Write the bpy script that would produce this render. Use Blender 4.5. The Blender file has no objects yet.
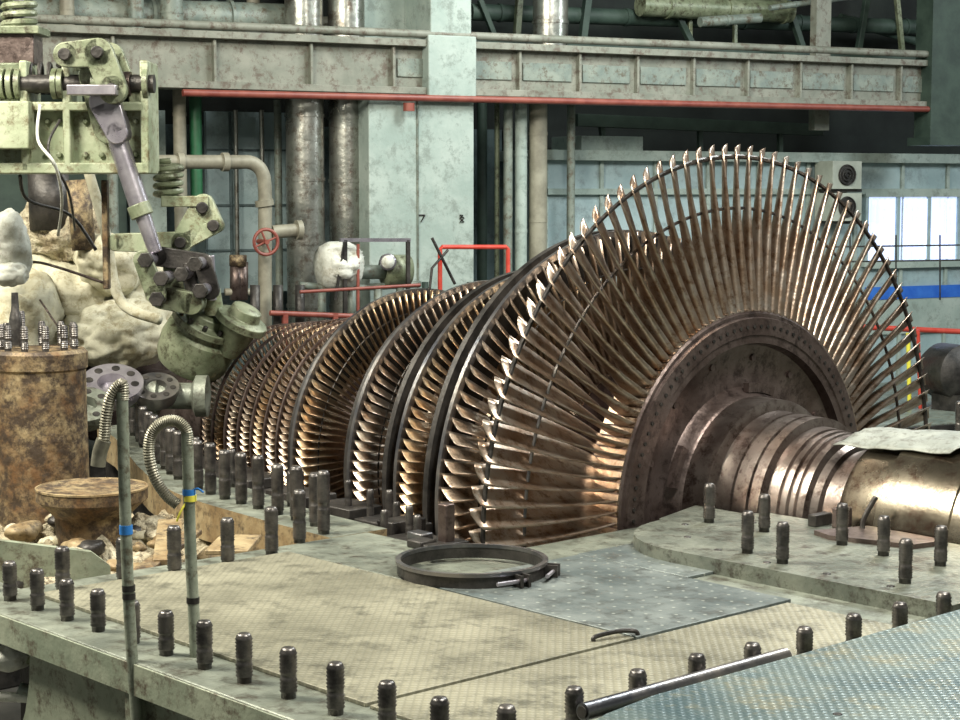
import bpy, math, random
from mathutils import Vector, Matrix, noise
random.seed(4)
pi=math.pi; cos=math.cos; sin=math.sin
V=Vector
# ------------------------------------------------------------------ camera
YAW,PIT,FPX=0.8332,0.0945,1800.0
CAM=V((4.904,-5.915,1.308))
FW=V((-sin(YAW),cos(YAW),0)); RT=V((cos(YAW),sin(YAW),0)); UP=V((0,0,1))
cd=bpy.data.cameras.new("camera"); cd.sensor_width=36; cd.lens=FPX/960*36; cd.clip_end=200
co=bpy.data.objects.new("camera",cd); bpy.context.collection.objects.link(co)
co.location=CAM; co.rotation_euler=(pi/2-PIT,0,YAW); bpy.context.scene.camera=co
# pixel helpers : image pixels -> 3D position from this camera, at hand-picked horizontal range g
def ev(u,v,g,b=0.0):
    s=(360-v)/FPX; t=(s*cos(PIT)-sin(PIT))/(cos(PIT)+s*sin(PIT)); dz=t*g
    a=(u-480)/FPX*(g*cos(PIT)-dz*sin(PIT))
    return CAM+FW*(g+b)+RT*a+UP*dz
def K(x,y): return (4.904+.9565*(x-4.904),-5.915+.9565*(y+5.915))  # slides deck points read off image pixels along the view toward the camera
WA=V((-8.029,1.115,0)); WS=V((.2688,.9632,0)); WN=V((.9632,-.2688,0))
def wsz(u,v,d=0.0):  # image pixel back-projected onto the assumed wall plane, offset by d
    s=(360-v)/FPX; x=(u-480)/FPX
    dr=FW*cos(PIT)-UP*sin(PIT)+RT*x+(UP*cos(PIT)+FW*sin(PIT))*s
    P0=WA+WN*d; t=(P0-CAM).dot(WN)/dr.dot(WN); p=CAM+dr*t
    return (p-WA).dot(WS),p.z
def wpt(s,z,d=0.0): return WA+WS*s+WN*d+UP*z
def wuv(u,v,d=0.0): return wpt(*wsz(u,v,d),d)
# ------------------------------------------------------------------ materials
def mat(name,c1,c2=None,scale=4,rough=.5,metal=0.,bump=0.,bscale=30,c3=None,emit=None,pattern=None,rvar=.15,lo=.38,hi=.62,bd=.02,s3=(.50,.62)):
    m=bpy.data.materials.new(name); m.use_nodes=True; nt=m.node_tree; N=nt.nodes; L=nt.links
    b=N['Principled BSDF']; tc=N.new('ShaderNodeTexCoord')
    b.inputs['Metallic'].default_value=metal
    c2=c2 or c1
    n=N.new('ShaderNodeTexNoise'); n.inputs['Scale'].default_value=scale; n.inputs['Detail'].default_value=8; n.inputs['Roughness'].default_value=.65
    L.new(tc.outputs['Object'],n.inputs['Vector'])
    r=N.new('ShaderNodeValToRGB'); r.color_ramp.elements[0].position=lo; r.color_ramp.elements[1].position=hi
    r.color_ramp.elements[0].color=(*c1,1); r.color_ramp.elements[1].color=(*c2,1)
    L.new(n.outputs['Fac'],r.inputs['Fac']); col=r.outputs['Color']
    def over(fac,c):
        nonlocal col
        mx=N.new('ShaderNodeMix'); mx.data_type='RGBA'; L.new(fac,mx.inputs[0]); L.new(col,mx.inputs[6]); mx.inputs[7].default_value=(*c,1); col=mx.outputs[2]
    if c3:
        n3=N.new('ShaderNodeTexNoise'); n3.inputs['Scale'].default_value=scale*2.7; n3.inputs['Detail'].default_value=10; n3.inputs['Roughness'].default_value=.78
        L.new(tc.outputs['Object'],n3.inputs['Vector'])
        r3=N.new('ShaderNodeValToRGB'); r3.color_ramp.elements[0].position=s3[0]; r3.color_ramp.elements[1].position=s3[1]
        L.new(n3.outputs['Fac'],r3.inputs['Fac']); over(r3.outputs['Color'],c3)
    mr=N.new('ShaderNodeMapRange'); mr.inputs[3].default_value=max(.05,rough-rvar); mr.inputs[4].default_value=min(1,rough+rvar)
    L.new(n.outputs['Fac'],mr.inputs[0]); L.new(mr.outputs[0],b.inputs['Roughness'])
    h=None
    if pattern=='tread':
        w1=N.new('ShaderNodeTexWave'); w2=N.new('ShaderNodeTexWave')
        w1.inputs['Scale'].default_value=14; w2.inputs['Scale'].default_value=14
        mp=N.new('ShaderNodeMapping'); mp.inputs['Rotation'].default_value=(0,0,.785); L.new(tc.outputs['Object'],mp.inputs[0]); L.new(mp.outputs[0],w1.inputs[0])
        mp2=N.new('ShaderNodeMapping'); mp2.inputs['Rotation'].default_value=(0,0,-.785); L.new(tc.outputs['Object'],mp2.inputs[0]); L.new(mp2.outputs[0],w2.inputs[0])
        mm=N.new('ShaderNodeMath'); mm.operation='MULTIPLY'; L.new(w1.outputs['Fac'],mm.inputs[0]); L.new(w2.outputs['Fac'],mm.inputs[1]); h=mm.outputs[0]
        rr=N.new('ShaderNodeMapRange'); rr.inputs[1].default_value=.25; rr.inputs[2].default_value=.0; rr.inputs[3].default_value=0; rr.inputs[4].default_value=.3
        L.new(h,rr.inputs[0]); over(rr.outputs[0],tuple(k*.5 for k in c1))
    elif pattern=='dots':
        vo=N.new('ShaderNodeTexVoronoi'); vo.voronoi_dimensions='2D'; vo.inputs['Scale'].default_value=15; vo.inputs['Randomness'].default_value=.1
        L.new(tc.outputs['Object'],vo.inputs['Vector']); h=vo.outputs['Distance']
        rr=N.new('ShaderNodeMapRange'); rr.inputs[1].default_value=.06; rr.inputs[2].default_value=.10; rr.inputs[3].default_value=.7; rr.inputs[4].default_value=0
        L.new(h,rr.inputs[0]); over(rr.outputs[0],(.42,.45,.40))
    L.new(col,b.inputs['Base Color'])
    if bump>0 or h is not None:
        nb=N.new('ShaderNodeTexNoise'); nb.inputs['Scale'].default_value=bscale; nb.inputs['Detail'].default_value=6
        L.new(tc.outputs['Object'],nb.inputs['Vector'])
        bp=N.new('ShaderNodeBump'); bp.inputs['Strength'].default_value=bump; bp.inputs['Distance'].default_value=bd
        L.new(nb.outputs['Fac'],bp.inputs['Height']); out=bp
        if h is not None:
            b2=N.new('ShaderNodeBump'); b2.inputs['Strength'].default_value=.5; b2.inputs['Distance'].default_value=.004
            L.new(h,b2.inputs['Height']); L.new(bp.outputs[0],b2.inputs['Normal']); out=b2
        L.new(out.outputs[0],b.inputs['Normal'])
    if emit:
        b.inputs['Emission Color'].default_value=(*emit[0],1); b.inputs['Emission Strength'].default_value=emit[1]
    return m
M={}
M['blade']=mat('blade_steel',(.40,.285,.20),(.48,.43,.37),7,.36,.92,.1,60,c3=(.22,.14,.09))
M['gold']=mat('tempered_blade_steel',(.48,.32,.18),(.52,.43,.31),6,.37,.92,.1,60,c3=(.19,.13,.09))
M['grey']=mat('grey_blade_steel',(.38,.28,.20),(.47,.40,.33),9,.37,.92,.1,60,c3=(.16,.12,.09))
M['bluesteel']=mat('blued_steel',(.10,.105,.12),(.24,.225,.21),5,.35,.85,.1,50)
M['hub']=mat('rotor_forging',(.10,.072,.063),(.18,.142,.13),6,.38,.75,.12,40,c3=(.058,.042,.038))
M['shaft']=mat('machined_shaft',(.18,.142,.125),(.29,.255,.23),5,.32,.9,.06,60,c3=(.09,.065,.055))
M['journal']=mat('polished_journal',(.18,.155,.115),(.29,.26,.20),3,.26,.95,.03,60,c3=(.11,.07,.05))
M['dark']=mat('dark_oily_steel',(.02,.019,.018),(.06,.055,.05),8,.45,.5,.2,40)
M['stud']=mat('stud_steel',(.06,.057,.056),(.15,.14,.13),20,.36,.75,.1,80)
M['deck']=mat('casing_steel',(.125,.14,.115),(.22,.24,.195),4,.45,.3,.2,30,c3=(.065,.062,.047))
M['deckside']=mat('casing_side_paint',(.20,.235,.17),(.30,.33,.245),5,.6,.1,.15,30,c3=(.09,.075,.05))
M['tan']=mat('tread_plate_tan',(.17,.165,.12),(.275,.265,.195),2.2,.48,.25,.15,30,c3=(.10,.098,.07),pattern='tread')
M['blueplate']=mat('tread_plate_blue',(.10,.125,.125),(.185,.21,.20),3,.42,.35,.1,30,c3=(.075,.085,.08),pattern='dots')
M['fgplate']=mat('tread_plate_teal',(.055,.095,.105),(.14,.175,.155),2.5,.40,.3,.12,30,c3=(.18,.18,.125),pattern='tread')
M['bearplate']=mat('bearing_cover_plate',(.115,.13,.108),(.20,.215,.175),5,.40,.4,.25,40,c3=(.055,.05,.038))
M['tanflange']=mat('rusty_flange',(.20,.135,.065),(.33,.26,.145),6,.6,.2,.25,30,c3=(.07,.05,.03))
M['green']=mat('pale_green_paint',(.22,.26,.16),(.34,.375,.26),5,.5,.05,.15,30,c3=(.13,.115,.06))
M['greend']=mat('olive_green_paint',(.12,.145,.085),(.225,.25,.165),6,.42,.15,.15,30,c3=(.05,.045,.025))
M['wrap']=mat('insulation_cloth',(.42,.395,.28),(.58,.565,.44),4,.9,0,.7,10,c3=(.30,.265,.165),bd=.03)
M['white']=mat('white_cloth',(.50,.52,.46),(.64,.65,.59),6,.9,0,.7,9,c3=(.38,.37,.30),bd=.03)
M['rust']=mat('rusty_drum',(.14,.075,.032),(.30,.235,.13),5,.6,.25,.4,25,c3=(.05,.034,.022),s3=(.42,.56))
M['lav']=mat('ground_rod_steel',(.28,.26,.30),(.42,.40,.43),6,.3,.75,.05,40)
M['conc']=mat('painted_concrete',(.25,.315,.285),(.34,.40,.365),2.5,.8,0,.2,20,c3=(.195,.235,.21))
M['wallc']=mat('teal_wall_paint',(.06,.095,.10),(.12,.165,.17),1.2,.75,0,.1,20,c3=(.04,.055,.055))
M['wallshade']=mat('recess_shade_upper_wall',(.004,.006,.006),(.016,.022,.019),1.3,.9,0,.1,20)  # shade of the high recess put into the wall colour as near-black
M['panel']=mat('pale_wall_panel',(.25,.345,.36),(.35,.45,.46),1.5,.6,0,.05,20,c3=(.21,.27,.275))
M['girder']=mat('girder_paint',(.15,.162,.13),(.225,.23,.19),4,.6,.05,.1,20,c3=(.10,.08,.06))
M['redpipe']=mat('red_pipe_paint',(.16,.035,.025),(.23,.065,.045),8,.5,0,.05,30)
M['red']=mat('bright_red_paint',(.45,.035,.02),(.52,.07,.045),8,.45)
M['alu']=mat('aluminium_lagging',(.24,.255,.23),(.38,.38,.34),3,.3,.85,.4,6,c3=(.16,.135,.11))
M['pipeg']=mat('grey_pipe_paint',(.13,.165,.145),(.22,.25,.21),5,.5,.1,.1,20,c3=(.09,.075,.05))
M['pipet']=mat('tan_pipe_paint',(.17,.16,.12),(.27,.26,.20),5,.55,.1,.1,20)
M['gpipe']=mat('green_pipe_paint',(.01,.08,.03),(.02,.13,.055),5,.5)
M['dgreen']=mat('dark_green_column_paint',(.018,.034,.026),(.04,.066,.05),4,.6)
M['blue']=mat('blue_stripe_paint',(.01,.09,.45),(.03,.15,.55),4,.5)
M['yellow']=mat('yellow_paint',(.70,.62,.04),(.75,.7,.08),8,.5)
M['glass']=mat('daylit_curtain_glass',(.5,.6,.8),(.7,.78,.9),3,.3,0,0,emit=((.55,.64,1.0),.75))
M['ac']=mat('ac_plastic',(.30,.33,.28),(.40,.43,.37),5,.5)
M['floor']=mat('hall_floor',(.04,.04,.036),(.10,.095,.08),1.5,.7,0,.2,10)
M['ceil']=mat('ceiling_paint',(.12,.13,.125),(.18,.19,.185),1,.9)
M['paper']=mat('grey_sheet',(.22,.24,.215),(.30,.32,.285),9,.55,.2,.3,10,c3=(.14,.14,.12))
M['hose']=mat('corrugated_hose',(.17,.16,.12),(.26,.25,.19),20,.45,.5,.1,60)
M['pole']=mat('conduit_pole',(.16,.19,.145),(.27,.30,.235),9,.5,.2,.1,60,c3=(.10,.09,.06))
M['tape']=mat('blue_tape',(.01,.14,.45),(.03,.2,.55),9,.5)
M['rubble']=mat('lagging_rubble',(.26,.21,.13),(.48,.44,.32),9,.95,0,1.0,20,c3=(.07,.05,.03),bd=.05)
MI={k:i for i,k in enumerate(M)}
ML=list(M.values())
# ------------------------------------------------------------------ mesh builder
class B:
    def __init__(s): s.v=[]; s.f=[]; s.m=[]; s.sm=[]
    def add(s,vs,fs,m,smooth=False):
        o=len(s.v); s.v+=[tuple(p) for p in vs]; s.f+=[tuple(i+o for i in f) for f in fs]
        s.m+=[MI[m]]*len(fs); s.sm+=[smooth]*len(fs)
    def box(s,c,sz,m,X=V((1,0,0)),Y=V((0,1,0)),Z=V((0,0,1))):
        c=V(c); vs=[c+X*(i*sz[0]/2)+Y*(j*sz[1]/2)+Z*(k*sz[2]/2) for i in(-1,1) for j in(-1,1) for k in(-1,1)]
        s.add(vs,[(0,1,3,2),(4,6,7,5),(0,4,5,1),(2,3,7,6),(0,2,6,4),(1,5,7,3)],m)
    def bx(s,x0,x1,y0,y1,z0,z1,m): s.box(((x0+x1)/2,(y0+y1)/2,(z0+z1)/2),(x1-x0,y1-y0,z1-z0),m)
    def wbox(s,s0,s1,z0,z1,d0,d1,m): s.box(wpt((s0+s1)/2,(z0+z1)/2,(d0+d1)/2),(s1-s0,abs(d1-d0),z1-z0),m,WS,WN,UP)
    def beam(s,p0,p1,w,h,m,up=UP):
        p0,p1=V(p0),V(p1); Z=(p1-p0); l=Z.length; Z.normalize(); X=up.cross(Z)
        if X.length<1e-3: X=V((1,0,0)).cross(Z)
        X.normalize(); Y=Z.cross(X); s.box((p0+p1)/2,(w,h,l),m,X,Y,Z)
    def lathe(s,o,ax,prof,m,n=32,smooth=True,cap=True,ref=None):
        o=V(o); ax=V(ax).normalized(); X=ax.cross(UP)
        if X.length<1e-3: X=V((1,0,0))
        X.normalize(); Y=ax.cross(X)
        vs=[];fs=[]
        for t,r in prof:
            for i in range(n):
                a=2*pi*i/n; vs.append(o+ax*t+X*(r*cos(a))+Y*(r*sin(a)))
        for j in range(len(prof)-1):
            for i in range(n):
                k=(i+1)%n; fs.append((j*n+i,j*n+k,(j+1)*n+k,(j+1)*n+i))
        if cap:
            fs.append(tuple(range(n-1,-1,-1))); q=(len(prof)-1)*n; fs.append(tuple(range(q,q+n)))
        s.add(vs,fs,m,smooth)
    def cyl(s,p0,p1,r,m,n=16,r2=None):
        p0,p1=V(p0),V(p1); d=p1-p0; s.lathe(p0,d,[(0,r),(d.length,r if r2 is None else r2)],m,n)
    def tube(s,pts,r,m,n=10,smooth=True,sub=6,corr=0):
        pts=[V(p) for p in pts]
        if sub>1 and len(pts)>2:
            q=[]; P=[pts[0]]+pts+[pts[-1]]
            for i in range(1,len(P)-2):
                for k in range(sub):
                    t=k/sub; a,b,c,d=P[i-1],P[i],P[i+1],P[i+2]
                    q.append(.5*((2*b)+(c-a)*t+(2*a-5*b+4*c-d)*t*t+(3*b-a-3*c+d)*t**3))
            q.append(pts[-1]); pts=q
        vs=[];fs=[];X=None
        for i,p in enumerate(pts):
            T=(pts[min(i+1,len(pts)-1)]-pts[max(i-1,0)]).normalized()
            if X is None:
                X=T.cross(UP); 
                if X.length<1e-2: X=T.cross(V((1,0,0)))
            X=(X-T*X.dot(T)).normalized(); Y=T.cross(X)
            rr=r*(1+(corr if i%2 else 0))
            for k in range(n): a=2*pi*k/n; vs.append(p+X*rr*cos(a)+Y*rr*sin(a))
        for j in range(len(pts)-1):
            for i in range(n):
                k=(i+1)%n; fs.append((j*n+i,j*n+k,(j+1)*n+k,(j+1)*n+i))
        fs.append(tuple(range(n-1,-1,-1))); q=(len(pts)-1)*n; fs.append(tuple(range(q,q+n)))
        s.add(vs,fs,m,smooth)
    def prism(s,poly,z0,z1,m,o=V((0,0,0)),X=V((1,0,0)),Y=V((0,1,0)),Z=V((0,0,1)),mside=None):
        n=len(poly); vs=[o+X*a+Y*b+Z*z0 for a,b in poly]+[o+X*a+Y*b+Z*z1 for a,b in poly]
        s.add(vs,[tuple(range(n-1,-1,-1)),tuple(range(n,2*n))],m)
        s.add(vs,[(i,(i+1)%n,(i+1)%n+n,i+n) for i in range(n)],mside or m)
    def blob(s,c,rad,m,amp=.1,fr=2.5,n=28,k=18,X=V((1,0,0)),Y=V((0,1,0)),Z=V((0,0,1)),sq=1.0,ridge=0):
        c=V(c); vs=[];fs=[]
        for j in range(k+1):
            ph=-pi/2+pi*j/k
            for i in range(n):
                th=2*pi*i/n
                f=lambda t:math.copysign(abs(t)**sq,t)
                d=X*(f(cos(ph))*f(cos(th))*rad[0])+Y*(f(cos(ph))*f(sin(th))*rad[1])+Z*(f(sin(ph))*rad[2])
                q=c+d; w=1+amp*(noise.noise(q*fr)+.5*noise.noise(q*fr*2.7)+.3*noise.noise(q*fr*6))
                if ridge: w-=ridge*abs(noise.noise(q*fr*2.2+V((5,1,2))))+ridge*.5*abs(noise.noise(q*fr*6))
                vs.append(c+d*w)
        for j in range(k):
            for i in range(n):
                a=(i+1)%n; fs.append((j*n+i,j*n+a,(j+1)*n+a,(j+1)*n+i))
        s.add(vs,fs,m,True)
    def coil(s,p0,p1,R,r,turns,m):
        p0,p1=V(p0),V(p1); d=p1-p0; T=d.normalized(); X=T.cross(V((.3,.8,.2))).normalized(); Y=T.cross(X); pts=[]
        N=int(turns*14)
        for i in range(N+1):
            a=2*pi*turns*i/N; pts.append(p0+d*(i/N)+X*R*cos(a)+Y*R*sin(a))
        s.tube(pts,r,m,8,sub=1)
    def obj(s,name,parent=None,bevel=0,auto=True):
        me=bpy.data.meshes.new(name); me.from_pydata(s.v,[],s.f)
        used=sorted(set(s.m)); mp={g:i for i,g in enumerate(used)}
        for g in used: me.materials.append(ML[g])
        me.polygons.foreach_set('material_index',[mp[g] for g in s.m]); me.polygons.foreach_set('use_smooth',s.sm); me.update()
        if auto:
            try: me.set_sharp_from_angle(angle=math.radians(38))
            except Exception: pass
        o=bpy.data.objects.new(name,me); bpy.context.collection.objects.link(o)
        if parent: o.parent=parent
        if bevel:
            b=o.modifiers.new('bevel','BEVEL'); b.width=bevel; b.segments=2; b.limit_method='ANGLE'; b.angle_limit=math.radians(50)
        return o
def empty(name):
    e=bpy.data.objects.new(name,None); bpy.context.collection.objects.link(e); e.empty_display_size=.2; return e
# ------------------------------------------------------------------ ROTOR
rotor=empty('turbine_rotor')
def blade_row(name,x,r0,r1,n,c0,c1,f0,f1,th,m,sections=6,camber=.14,tipcut=0,pw=.8,m2=None):
    b=B(); KK=8
    for i in range(n):
        a=2*pi*i/n; er=V((0,cos(a),sin(a))); et=V((0,-sin(a),cos(a))); ex=V((1,0,0))
        vs=[]
        for j in range(sections+1):
            t=j/sections; r=r0+(r1-r0)*t; c=c0+(c1-c0)*t; ph=math.radians(f0+(f1-f0)*t**pw); h=th*(1-.65*t)
            dc=ex*cos(ph)+et*sin(ph); dn=-ex*sin(ph)+et*cos(ph)
            for (u,w) in ((-.5,0),(-.3,.8),(0,1),(.3,.6),(.5,0),(.3,-.3),(0,-.55),(-.3,-.6)):
                cb=camber*c*(1-(2*u)**2)
                rr=r+(tipcut*(u+.5)*c if j==sections else 0)
                vs.append(er*rr+ex*x+dc*(u*c)+dn*(w*h/2+cb-camber*c*.5))
        fs=[]
        for j in range(sections):
            for k in range(KK):
                l=(k+1)%KK; fs.append((j*KK+k,j*KK+l,(j+1)*KK+l,(j+1)*KK+k))
        fs.append(tuple(sections*KK+k for k in range(KK)))
        b.add(vs,fs,m if not m2 or i%3 else m2,True)
        b.box(er*(r0-.006)+ex*x,(c0*.95,2*pi*r0/n*.82,.02),m,ex,et,er)
    return b
last=blade_row('b',0,.80,1.5,112,.175,.090,8,60,.026,'blade',8,.14,-.4,.9)
last.obj('last_stage_blades',rotor,auto=False)
b=B()
def ring(b,x,r,rr,m,n=120,k=6):
    vs=[];fs=[]
    for i in range(n):
        a=2*pi*i/n
        for j in range(k):
            q=2*pi*j/k; R=r+rr*cos(q); vs.append((x+rr*sin(q),R*cos(a),R*sin(a)))
    for i in range(n):
        for j in range(k):
            l=(j+1)%k; w=(i+1)%n; fs.append((i*k+j,i*k+l,w*k+l,w*k+j))
    b.add(vs,fs,m,True)
ring(b,0,1.445,.010,'dark'); ring(b,.0,1.23,.007,'bluesteel')
b.obj('lacing_wires',rotor)
AX=V((1,0,0))
def ringband(b,x0,x1,r0,r1,m,n=96):
    b.lathe((0,0,0),AX,[(x0,r0),(x0,r1),(x1,r1),(x1,r0),(x0,r0)],m,n,cap=False)
stages=[(-3.2,.56,.36,110,.065,'grey',1),(-3.06,.575,.36,110,.065,'gold',1),(-2.92,.59,.37,114,.065,'grey',1),(-2.78,.605,.38,114,.065,'grey',1),(-2.64,.62,.38,114,.07,'gold',1),(-2.50,.64,.39,114,.07,'grey',1),(-2.36,.66,.39,114,.07,'grey',1),
 (-2.02,.80,.44,116,.095,'gold',2),(-1.5,.86,.46,116,.095,'blade',2),(-1.08,.93,.48,120,.10,'gold',3),(-.58,1.12,.54,120,.11,'grey',3)]
sh=B()
for i,(x,R,r0,n,c,m,k) in enumerate(stages):
    bb=blade_row('b',x,r0,R,n,c,c*.85,14,36,.011 if k==1 else .015,m,4,.09)
    bb.obj('blade_row_%d'%(i+1),rotor,auto=False)
    if k==1:
        ringband(sh,x-.046,x-.034,R-.012,R+.003,'hub')
    else:
        ringband(sh,x-.062,x-.042,R-.02,R+.008,'bluesteel'); ring(sh,x+.02,r0+(R-r0)*.72,.004,'dark')
        if k==3: ringband(sh,x-.14,x-.11,R*.82,R+.008,'dark')
        else: ringband(sh,x-.12,x-.095,R*.7,R-.02,'dark')
    ringband(sh,x-c*.55,x+c*.55,.3,r0-.002,'hub')
sh.obj('stage_discs_and_shrouds',rotor)
b=B()
prof=[(-6.2,.18),(-5.2,.18),(-5.2,.3),(-5.05,.3),(-5.05,.19),(-4.75,.19),(-4.75,.27),(-4.6,.27),(-4.6,.21),(-4.1,.21),(-4.1,.26),(-3.95,.26),(-3.95,.22),(-3.6,.22),(-3.5,.30),(-3.35,.30),(-3.35,.33),(-.2,.38),(-.12,.5),(-.10,.79),(.0,.80),
 (.082,.80),(.09,.79),(.09,.775),(.105,.77),(.105,.70),(.098,.695),(.098,.665),(.055,.655),(.035,.60),(.02,.53),(.03,.475),(.06,.455),(.09,.45),(.10,.44)]
b.lathe((0,0,0),AX,prof,'hub',128,cap=False)
prof=[(.10,.44),(.215,.435),(.22,.42),(.222,.39),(.235,.385),(.30,.385),(.303,.375),(.312,.375),(.315,.385),(.38,.383),(.383,.372),(.392,.372),(.395,.382),(.44,.38),(.445,.345),(.50,.34),(.505,.328),(.515,.328),(.52,.338),(.54,.335),(.545,.322),(.555,.322),(.56,.332),(.575,.33),(.58,.318),(.59,.318),(.595,.328),(.62,.325),(.63,.30),(.66,.29),(.67,.272),(.78,.272),(.80,.30)]
b.lathe((0,0,0),AX,prof,'shaft',128,cap=False)
for i in range(104):
    a=2*pi*i/104; b.cyl((.10,.735*cos(a),.735*sin(a)),(.110,.735*cos(a),.735*sin(a)),.008,'dark',8)
for i in range(14):
    a=2*pi*i/14+.1; b.cyl((.03,.60*cos(a),.60*sin(a)),(.046,.60*cos(a),.60*sin(a)),.014,'hub',12)
for a0 in (1.25,2.6):
    for k in range(6):
        a=a0+k*.06; b.box((.07,.475*cos(a),.475*sin(a)),(.03,.03,.04),'hub',AX,V((0,-sin(a),cos(a))),V((0,cos(a),sin(a))))
b.obj('rotor_forging',rotor)
b=B()
b.lathe((0,0,0),AX,[(.78,.27),(.79,.335),(.82,.345),(.96,.345),(.965,.335),(.975,.335),(.98,.372),(1.26,.372),(1.265,.38),(1.30,.38),(1.305,.372),(1.7,.372),(1.72,.42),(1.86,.42),(1.88,.3),(2.6,.3)],'journal',96)
b.obj('shaft_journal',rotor)
# ------------------------------------------------------------------ sheet over journal
b=B(); vs=[];fs=[]
nx,ny=14,16
for i in range(nx):
    for j in range(ny):
        x=.66+.54*i/(nx-1)+.02*sin(j*.5)+.006*j; a=pi/2+.55-1.0*j/(ny-1)
        r=.392+.012*noise.noise(V((i*.4,j*.4,0)))-.03*(1-i/(nx-1))
        vs.append((x,r*cos(a),r*sin(a)))
for i in range(nx-1):
    for j in range(ny-1): fs.append((i*ny+j,i*ny+j+1,(i+1)*ny+j+1,(i+1)*ny+j))
b.add(vs,fs,'paper',True); o=b.obj('protective_sheet'); md=o.modifiers.new('s','SOLIDIFY'); md.thickness=.004
# ------------------------------------------------------------------ CASING
ZD=-.01
XL=-.47; XR=1.98; YF=-3.31
cas=empty('turbine_lower_half')
b=B()
b.bx(XL,XR,YF,-1.62,ZD-.10,ZD,'deck')
b.bx(.16,XR,-1.62,-.46,ZD-.10,ZD,'deck'); b.bx(.16,XR,.46,1.62,ZD-.10,ZD,'deck')
b.bx(XL,XR,1.62,2.6,ZD-.10,ZD,'deck')
b.bx(-2.6,XL,YF,-3.09,ZD-.10,ZD,'deck')
o=b.obj('horizontal_joint_flange',cas,bevel=.006)
b=B()
b.bx(-2.6,XR,YF-.005,YF,ZD-.097,ZD-.004,'deckside')
web=[(1.98,-.11)]+[(-.10,-.11)]
for i in range(9):
    a=pi/2*i/8; web.append((-.10-.5*(1-cos(a)),-.11-.5*sin(a)-.02))
web+=[(-.6,-1.7),(1.98,-1.7)]
b.prism(web,-3.26,-3.22,'deckside',V((0,0,0)),V((1,0,0)),UP,V((0,1,0)))
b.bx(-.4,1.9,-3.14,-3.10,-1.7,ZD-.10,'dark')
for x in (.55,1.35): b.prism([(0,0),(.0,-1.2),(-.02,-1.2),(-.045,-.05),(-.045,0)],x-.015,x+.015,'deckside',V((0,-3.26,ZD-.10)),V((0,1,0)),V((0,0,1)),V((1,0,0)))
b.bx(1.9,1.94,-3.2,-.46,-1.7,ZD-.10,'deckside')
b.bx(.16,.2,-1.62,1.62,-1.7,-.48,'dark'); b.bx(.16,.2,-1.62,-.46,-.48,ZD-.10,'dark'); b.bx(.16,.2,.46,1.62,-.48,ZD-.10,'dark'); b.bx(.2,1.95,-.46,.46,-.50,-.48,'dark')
b.obj('casing_side_walls',cas,bevel=.004)
stl=[K(*p) for p in [(-1.45,-1.44),(-1.60,-1.425),(-1.75,-1.41),(-1.90,-1.385),(-2.05,-1.355),(-2.2,-1.31),(-2.36,-1.26),(-2.52,-1.2),(-2.68,-1.13),(-2.85,-1.06),(-3.02,-.98),(-3.2,-.9),(-3.4,-.81),(-3.6,-.71),(-3.84,-.60)]]
env=[(-3.9,.42),(-3.5,.5),(-3.3,.62),(-2.3,.72),(-2.2,.86),(-1.7,.90),(-1.3,.96),(-.8,1.08),(-.72,1.18),(-.3,1.2),(-.2,1.56),(.16,1.56)]
b=B()
for sgn in (1,-1):
    out=[(-3.9,-.80)]+[(x,y-.12) for x,y in reversed(stl)]+[(-.85,-1.78),(XL,-1.80)]
    inn=[(XL,-1.52),(-.95,-1.50),(-1.35,-1.42),(-2.0,-1.30),(-2.6,-1.05),(-3.3,-.74),(-3.9,-.6)]
    poly=[(x,y*sgn) for x,y in out+inn]
    if sgn<0: poly=poly[::-1]
    b.prism(poly,ZD-.16,ZD,'deck',mside='tanflange')
o=b.obj('hp_joint_flange',cas,bevel=.005)
b=B()
for sgn in (1,-1):
    poly=[(x,-y*sgn) for x,y in env]+[(.16,-1.64*sgn),(XL,-1.64*sgn),(-.9,-1.55*sgn),(-2.0,-1.35*sgn),(-2.6,-1.1*sgn),(-3.3,-.8*sgn),(-3.9,-.65*sgn)]
    if sgn<0: poly=poly[::-1]
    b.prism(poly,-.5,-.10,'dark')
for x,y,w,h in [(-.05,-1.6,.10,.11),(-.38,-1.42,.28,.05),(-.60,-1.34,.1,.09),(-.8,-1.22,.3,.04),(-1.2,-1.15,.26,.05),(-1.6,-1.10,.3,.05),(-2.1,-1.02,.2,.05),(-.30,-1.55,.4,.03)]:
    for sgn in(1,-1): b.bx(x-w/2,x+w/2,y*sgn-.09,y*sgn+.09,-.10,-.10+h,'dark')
b.bx(-.08,-.03,-1.60,-1.555,-.05,.15,'hub'); b.bx(-.14,-.06,-1.70,-1.62,ZD,.02,'dark')
b.bx(-.26,-.17,-1.60,-1.54,-.1,.02,'bluesteel')
b.obj('diaphragm_joint_blocks',cas,bevel=.006)
b=B(); vs=[];fs=[]; n=20
for i,(x,y) in enumerate([(-4,.7),(-3.3,.85),(-2.3,1.1),(-1.3,1.4),(-.72,1.6),(.16,1.6)]):
    for j in range(n+1):
        a=pi+pi*j/n; vs.append((x,y*cos(a),-.2+y*sin(a)*.92))
for i in range(5):
    for j in range(n): fs.append((i*(n+1)+j,i*(n+1)+j+1,(i+1)*(n+1)+j+1,(i+1)*(n+1)+j))
b.add(vs,fs,'dark',True); b.obj('lower_shell',cas)
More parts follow.
